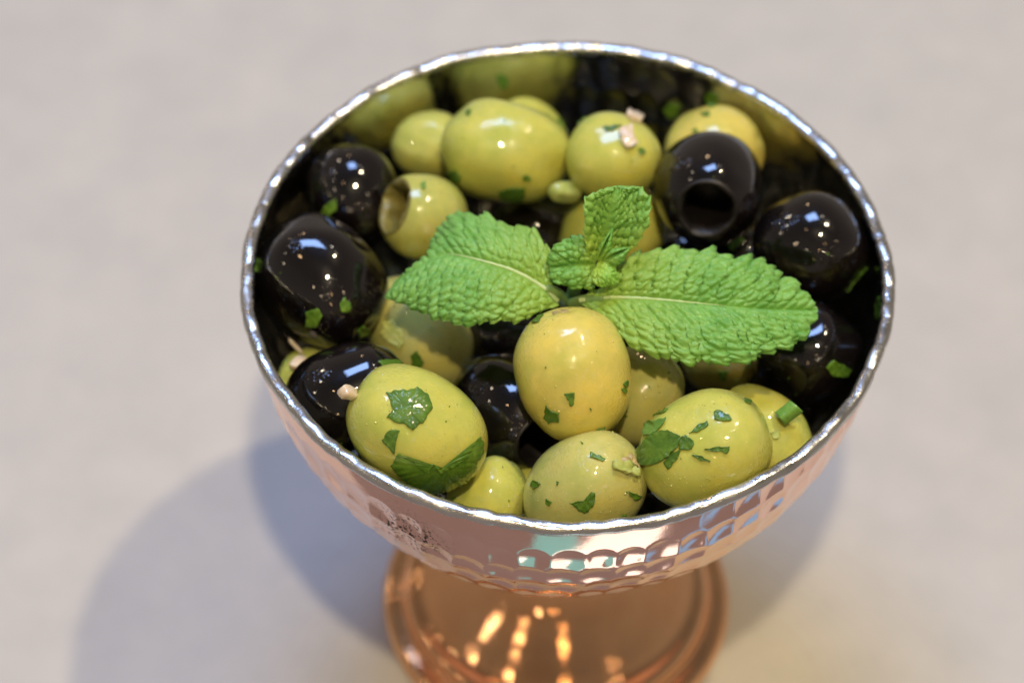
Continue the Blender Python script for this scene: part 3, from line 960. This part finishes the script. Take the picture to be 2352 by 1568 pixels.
# the chive square that stands off the right front olive: an open bent tube segment
def chive():
    q = sc('c6', [(1870, 245), (1972, 165), (2060, 240), (1940, 335)])
    base, n0 = hit("G15", *sc('c6', [(1900, 285)])[0])
    c = base + n0 * 0.0022
    depth = float((CAM_POS - c) @ CAM_R[2])
    s = depth / FPX
    r, u, bk = CAM_R
    ctr = np.mean(q, 0)
    corner = [c + r * (x - ctr[0]) * s - u * (y - ctr[1]) * s for x, y in q]
    verts, n = [], 10
    for layer in (0.0, 0.0009):
        for i in range(n + 1):
            for j in range(n + 1):
                fu, fv = i / n, j / n
                p = (corner[0] * (1 - fu) + corner[1] * fu) * (1 - fv) + (corner[3] * (1 - fu) + corner[2] * fu) * fv
                verts.append(p + bk * (0.0011 * math.sin(math.pi * fv) - layer + 0.0004 * fu))
    m_ = (n + 1) * (n + 1)
    faces = []
    for i in range(n):
        for j in range(n):
            a = i * (n + 1) + j
            faces.append((a, a + 1, a + n + 2, a + n + 1))
            faces.append((m_ + a + n + 1, m_ + a + n + 2, m_ + a + 1, m_ + a))
    edge = [i * (n + 1) for i in range(n)] + [n * (n + 1) + j for j in range(n)] + [(n - i) * (n + 1) + n for i in range(n)] + [n - j for j in range(n)]
    for k in range(len(edge)):
        a, b = edge[k], edge[(k + 1) % len(edge)]
        faces.append((a, b, m_ + b, m_ + a))
    tag(mesh_obj("chive_piece", verts, faces, M_CHIVE, loc=c), "bright green square of chive standing on the right front olive", "herb", "chopped herb pieces on the olives")


chive()

# ------------------------------------------------------------------ mint sprig
def resample(pts, n):
    p = np.array(pts, float)
    seg = np.r_[0, np.cumsum(np.linalg.norm(np.diff(p[:, :2], axis=0), axis=1))]
    t = np.linspace(0, seg[-1], n)
    return np.stack([np.interp(t, seg, p[:, k]) for k in range(p.shape[1])], 1)


def leaf(name, parent, crop, mid, up, low, nu, nv, cell=20, puff=0.00035, colour=(1, 1, 1), teeth=5.0, teeth_n=14, seed=0, label=None, rib=0.00044, bow=0.0):
    """mid, up, low: (x, y, height in mm above the rim plane) along the midrib and the two edges, base to tip"""
    ox, oy, k = SC[crop]
    cv = lambda L: [(ox + k * x, oy + k * y, z) for x, y, z in L]
    Mi, Up, Lo = (resample(cv(L), nu) for L in (mid, up, low))
    # smooth the midrib and the heights
    ker = np.ones(9) / 9
    for A in (Mi,):
        for c in range(3):
            A[:, c] = np.convolve(np.pad(A[:, c], 4, mode='edge'), ker, 'valid') * 1.0
    for A in (Up, Lo):
        A[:, 2] = np.convolve(np.pad(A[:, 2], 4, mode='edge'), ker, 'valid')
    u = np.linspace(0, 1, nu)
    # small serration on top of the traced edge
    for A, ph in ((Up, 0.0), (Lo, 0.4)):
        saw = ((u * teeth_n + ph) % 1.0)
        amp = teeth * np.clip(u * 5, 0.3, 1) * np.clip((1 - u) * 6, 0, 1)
        out = A[:, :2] - Mi[:, :2]
        ln = np.linalg.norm(out, axis=1, keepdims=True) + 1e-6
        tang = np.gradient(A[:, :2], axis=0)
        tang /= np.linalg.norm(tang, axis=1, keepdims=True) + 1e-6
        A[:, :2] += out / ln * ((saw ** 1.2 - 0.35) * amp)[:, None] + tang * (saw ** 2 * amp * 0.8)[:, None]
    vs = np.linspace(-1, 1, 2 * nv + 1)
    P = np.zeros((nu, 2 * nv + 1, 3))
    px = np.zeros((nu, 2 * nv + 1, 2))
    for j, v in enumerate(vs):
        E = Up if v > 0 else Lo
        w = abs(v)
        Q = Mi * (1 - w) + E * w
        Q[:, 2] += bow * math.sin(math.pi * w) * np.sin(math.pi * u) ** 0.7
        px[:, j] = Q[:, :2]
        for i in range(nu):
            P[i, j] = at(Q[i, 0], Q[i, 1], Q[i, 2])
    # quilted pads between the veins: cells in leaf space
    r = np.random.default_rng(seed)
    Xm = np.r_[0, np.cumsum(np.linalg.norm(np.diff(Mi[:, :2], axis=0), axis=1))]
    half = np.stack([np.linalg.norm(px[:, j] - Mi[:, :2], axis=1) * np.sign(vs[j]) for j in range(2 * nv + 1)], 1)
    S = Xm[:, None] + 0 * half
    # side veins sweep forward from the midrib
    sk = S - 0.75 * np.abs(half)
    veinsp = cell * 3.24
    best = np.full(S.shape, 1e9)
    second = np.full(S.shape, 1e9)
    L = Xm[-1]
    hm = np.abs(half).max()
    for sgn in (-1, 1):
        mask = (half * sgn) >= -1e-6
        k0 = int(-hm / veinsp) - 2
        for kk in range(k0 * 2, int(L / cell) + 4):
            for mm in range(0, int(hm / cell) + 2):
                cs = (kk + 0.5 + (0.16 if mm % 2 else -0.10)) * cell * 1.08 + r.normal(0, cell * 0.18)
                ch = (mm + 0.5) * cell * 0.92 + r.normal(0, cell * 0.15)
                if cs > L or cs < -hm:
                    continue
                d = ((sk - cs) / 1.12) ** 2 + (np.abs(half) - ch) ** 2
                d = np.where(mask, np.sqrt(d), 1e9)
                nb = np.minimum(best, d)
                second = np.where(d < best, best, np.minimum(second, d))
                best = nb
    edge = np.clip((second - best) / cell, 0, 0.9)
    pad = 1 - np.exp(-edge * 5.5)
    fine = 0.06 * np.sin(S * 0.9 + half * 0.4) * np.sin(half * 0.8 - S * 0.3)
    # main side veins as deeper creases
    sv = np.abs((((sk + 1.5 * np.sin(half * 0.06)) / veinsp) % 1.0) - 0.5) * 2
    crease = np.clip((1 - sv) / 0.16, 0, 1)
    ribz = np.clip(np.abs(half) / (cell * 0.8), 0, 1)
    dome = np.clip(1 - (best / (cell * 0.85)) ** 2, 0, 1)
    hgt = puff * (0.60 * pad + 0.65 * dome + fine) * (0.12 + 0.88 * np.clip((1 - sv) / 0.15, 0, 1)) * (0.08 + 0.92 * ribz)
    hgt *= (0.35 + 0.65 * np.clip(u * 4, 0, 1))[:, None]
    hgt *= np.clip((1 - np.abs(vs)) / 0.10, 0, 1)[None, :] ** 0.6
    du = np.gradient(P, axis=0)
    dv = np.gradient(P, axis=1)
    N = np.cross(du, dv)
    N /= np.linalg.norm(N, axis=2, keepdims=True) + 1e-12
    flip = np.sign(np.sum(N * CAM_R[2], axis=2).mean())
    N *= flip
    top = P + N * hgt[..., None]
    bot = P - N * (0.00004 + 0.00016 * np.clip((1 - np.abs(vs)) / 0.10, 0, 1))[None, :, None]
    nc = 2 * nv + 1
    verts = np.concatenate([top.reshape(-1, 3), bot.reshape(-1, 3)])
    nn = nu * nc
    faces = []
    for i in range(nu - 1):
        for j in range(nc - 1):
            a = i * nc + j
            q = (a, a + 1, a + nc + 1, a + nc)
            faces.append(q if flip < 0 else q[::-1])
            q = (nn + a, nn + a + nc, nn + a + nc + 1, nn + a + 1)
            faces.append(q if flip < 0 else q[::-1])
    rim_ = [j for j in range(nc)] + [i * nc + nc - 1 for i in range(1, nu)] + [(nu - 1) * nc + j for j in range(nc - 2, -1, -1)] + [i * nc for i in range(nu - 2, 0, -1)]
    for a, b in zip(rim_, rim_[1:] + rim_[:1]):
        faces.append((a, b, nn + b, nn + a))
    ob = mesh_obj(name, verts, faces, M_LEAF, parent)
    ob.color = (*colour, 1)
    me = ob.data
    al = np.repeat(u, nc)
    for nm, arr in (("along", np.r_[al, al]), ("vein", np.r_[(1 - pad).ravel(), (1 - pad).ravel()])):
        if len(me.vertices) == len(arr):
            at_ = me.attributes.new(nm, 'FLOAT', 'POINT')
            at_.data.foreach_set("value", arr.astype(np.float32))
    if label:
        ob["label"] = label
    if rib:
        # raised pale midrib, thinning towards the tip
        line = P[:, nv] + N[:, nv] * 0.00022
        tube(line[: int(nu * 0.62)], lambda t: rib * (1 - t) ** 0.9 + 0.00003, M_VEIN, "midrib", ob)
    return ob


def tube(line, rad, mat, name, parent, ns=10):
    line = np.array(line)
    n = len(line)
    tg = np.gradient(line, axis=0)
    tg /= np.linalg.norm(tg, axis=1, keepdims=True) + 1e-12
    ref = np.array([0.13, 0.3, 0.94])
    vs = []
    for i in range(n):
        a = np.cross(tg[i], ref)
        a /= np.linalg.norm(a)
        b = np.cross(tg[i], a)
        r = rad(i / (n - 1))
        for k in range(ns):
            t = 2 * math.pi * k / ns
            vs.append(line[i] + r * (math.cos(t) * a + math.sin(t) * b))
    f = grid_faces(n, ns)
    f.append(tuple(range(ns))[::-1])
    f.append(tuple((n - 1) * ns + k for k in range(ns)))
    bpy.context.view_layer.update()
    return mesh_obj(name, vs, f, mat, parent)


base = at(1302, 690, -6)
sprig = empty("mint_sprig", tuple(base))
tag(sprig, "fresh green mint sprig laid on top of the olives", "mint sprig")

leaf("leaf", sprig, 'cB',
     mid=[(330, 1010, 4), (600, 985, 6), (850, 995, 7.5), (1100, 1015, 8), (1350, 1040, 8), (1600, 1065, 7.5), (1850, 1080, 6.5), (2100, 1085, 5), (2250, 1085, 4)],
     up=[(340, 985, 4), (560, 900, 7), (650, 800, 8), (700, 700, 9), (750, 650, 9), (830, 625, 10), (960, 612, 10), (1080, 582, 10), (1180, 597, 10), (1290, 627, 10), (1390, 592, 10), (1470, 640, 9.5), (1580, 672, 9), (1715, 650, 8.5), (1720, 692, 8.5), (1830, 680, 8), (1812, 722, 8), (1950, 765, 7.5), (1900, 800, 7), (2060, 850, 6.5), (2080, 900, 6), (2140, 945, 5.5), (2200, 1010, 5), (2250, 1085, 4)],
     low=[(350, 1040, 3.5), (440, 1090, 4), (520, 1150, 4.5), (600, 1205, 5), (660, 1270, 5), (740, 1370, 5), (830, 1405, 5.5), (900, 1440, 5.5), (1040, 1480, 5.5), (1060, 1455, 5.5), (1200, 1522, 5.5), (1300, 1510, 5.5), (1310, 1470, 5.5), (1420, 1520, 5), (1560, 1512, 5), (1755, 1495, 4.5), (1730, 1450, 4.5), (1890, 1432, 4.5), (1870, 1400, 4.5), (2060, 1390, 4), (2010, 1342, 4), (2150, 1332, 4), (2175, 1280, 4), (2160, 1232, 4), (2230, 1180, 4), (2250, 1085, 4)],
     nu=190, nv=56, cell=20.5, puff=0.00086, teeth=13, teeth_n=16, seed=2, bow=1.2,
     label="long right hand mint leaf with a toothed edge, reaching over black olives")
leaf("leaf", sprig, 'cA',
     mid=[(1760, 1230, 3), (1640, 1100, 5.5), (1450, 980, 7.5), (1300, 910, 8.5), (1100, 850, 9), (950, 810, 9), (800, 775, 8.5), (680, 768, 8), (560, 805, 7), (420, 890, 5.5), (300, 955, 4), (180, 1060, 2), (95, 1170, 0)],
     up=[(1745, 1180, 3), (1690, 1000, 5.5), (1675, 850, 7), (1690, 735, 8), (1620, 650, 8.5), (1590, 590, 9), (1520, 512, 9), (1400, 497, 9), (1310, 497, 9), (1200, 462, 9), (1120, 410, 9), (1080, 372, 9), (1000, 402, 8.5), (900, 380, 8), (820, 347, 7.5), (740, 400, 6), (650, 500, 4), (592, 590, 3), (590, 680, 3), (560, 770, 3.5), (430, 880, 3), (310, 950, 2), (100, 1168, -0.4)],
     low=[(1775, 1262, 3), (1640, 1300, 4), (1560, 1332, 4.5), (1480, 1372, 5), (1420, 1400, 5), (1350, 1420, 5), (1250, 1392, 5), (1160, 1420, 5), (1060, 1412, 5), (960, 1445, 4.5), (870, 1456, 4.5), (780, 1430, 4), (690, 1396, 4), (570, 1395, 3.5), (560, 1340, 3.5), (460, 1322, 3), (380, 1300, 2.5), (290, 1242, 2), (200, 1212, 1), (95, 1172, 0)],
     nu=160, nv=52, cell=20, puff=0.00080, teeth=9, teeth_n=15, seed=5, bow=1.4, colour=(0.98, 1.0, 1.05),
     label="left hand mint leaf folded down along its middle, tip pointing left")
leaf("leaf", sprig, 'cB',
     mid=[(490, 700, 9), (500, 600, 11), (530, 470, 14), (575, 330, 17.5), (615, 200, 20.5), (640, 90, 22)],
     up=[(470, 690, 9.5), (400, 610, 13), (370, 450, 16.5), (388, 350, 19), (375, 270, 20.5), (382, 180, 22), (470, 140, 22.5), (560, 103, 22.5), (640, 90, 22)],
     low=[(520, 700, 9.5), (640, 690, 11), (740, 610, 13.5), (800, 560, 15), (835, 500, 16.5), (862, 440, 18), (905, 388, 19.5), (890, 350, 20), (912, 250, 21.5), (905, 170, 22.5), (850, 130, 23), (835, 95, 23), (740, 90, 22.5), (640, 90, 22)],
     nu=100, nv=40, cell=17, puff=0.00066, teeth=6, teeth_n=12, seed=8, bow=-0.8, colour=(1.12, 1.04, 0.9), rib=0.0,
     label="small upright mint leaf at the top of the sprig")
leaf("leaf", sprig, 'cB',
     mid=[(470, 720, 9), (400, 715, 9.8), (300, 715, 10), (200, 730, 9.5), (100, 740, 8.5)],
     up=[(470, 690, 9.5), (440, 600, 12), (380, 490, 13.5), (300, 482, 13.5), (220, 522, 13), (140, 572, 12), (98, 650, 10), (100, 740, 8.5)],
     low=[(480, 760, 8.5), (470, 850, 7.5), (430, 930, 6.5), (395, 905, 6.5), (290, 910, 6.5), (225, 880, 7), (150, 860, 7.5), (110, 780, 8), (100, 740, 8.5)],
     nu=80, nv=36, cell=17, puff=0.00062, teeth=7, teeth_n=10, seed=13, bow=0.7, colour=(1.0, 1.02, 1.0), rib=0.0,
     label="small mint leaf beside the bud, pointing left")
leaf("leaf", sprig, 'cB',
     mid=[(470, 740, 11), (520, 760, 12), (580, 800, 12), (655, 855, 10)],
     up=[(480, 705, 11), (540, 690, 11.5), (600, 725, 11.5), (640, 790, 11), (655, 855, 10)],
     low=[(450, 770, 11), (440, 850, 10.5), (480, 895, 10), (560, 890, 9.5), (655, 860, 10)],
     nu=60, nv=26, cell=10, puff=0.00040, teeth=3, teeth_n=7, seed=21, bow=0.25, colour=(1.25, 1.12, 0.8), rib=0.0,
     label="tiny crinkled yellow green bud leaf at the front of the sprig tip")
leaf("leaf", sprig, 'cB',
     mid=[(480, 690, 11.5), (540, 560, 14), (575, 490, 15.5), (606, 420, 17)],
     up=[(470, 680, 11.5), (510, 560, 14.5), (555, 490, 16), (606, 420, 17)],
     low=[(520, 690, 11.5), (590, 600, 13.5), (600, 520, 15), (606, 420, 17)],
     nu=50, nv=18, cell=13, puff=0.00022, teeth=1.5, teeth_n=6, seed=31, bow=1.2, colour=(1.0, 1.05, 0.9), rib=0.0,
     label="narrow unopened mint leaf standing inside the upright leaf")
leaf("leaf", sprig, 'cB',
     mid=[(530, 690, 12), (600, 645, 13.5), (680, 610, 14.2), (742, 585, 15)],
     up=[(520, 670, 12), (590, 605, 14), (670, 585, 14.8), (742, 582, 15)],
     low=[(560, 720, 11.5), (630, 740, 11.5), (690, 690, 12.5), (742, 590, 15)],
     nu=50, nv=18, cell=13, puff=0.00022, teeth=1.5, teeth_n=6, seed=33, bow=1.0, colour=(0.95, 1.0, 1.0), rib=0.0,
     label="narrow folded mint leaf at the right of the sprig tip")

# stem and leaf stalks
J = at(1306, 700, -2)
tube(resample([tuple(at(1302, 760, -16)), tuple(at(1304, 720, -6)), tuple(at(1325, 640, 4)), tuple(at(1362, 600, 9))], 30), lambda t: 0.0014 - 0.0004 * t, M_STEM, "stem", sprig)
tube(resample([tuple(at(1306, 705, -4)), tuple(at(1296, 690, 0)), tuple(at(1275, 672, 4)), tuple(at(1250, 660, 5.6))], 24), lambda t: 0.0013 - 0.0003 * t, M_STEM, "leaf_stalk", sprig)
tube(resample([tuple(at(1306, 705, -4)), tuple(at(1318, 698, 1)), tuple(at(1345, 690, 4)), tuple(at(1390, 684, 5.6))], 24), lambda t: 0.0013 - 0.0003 * t, M_STEM, "leaf_stalk", sprig)
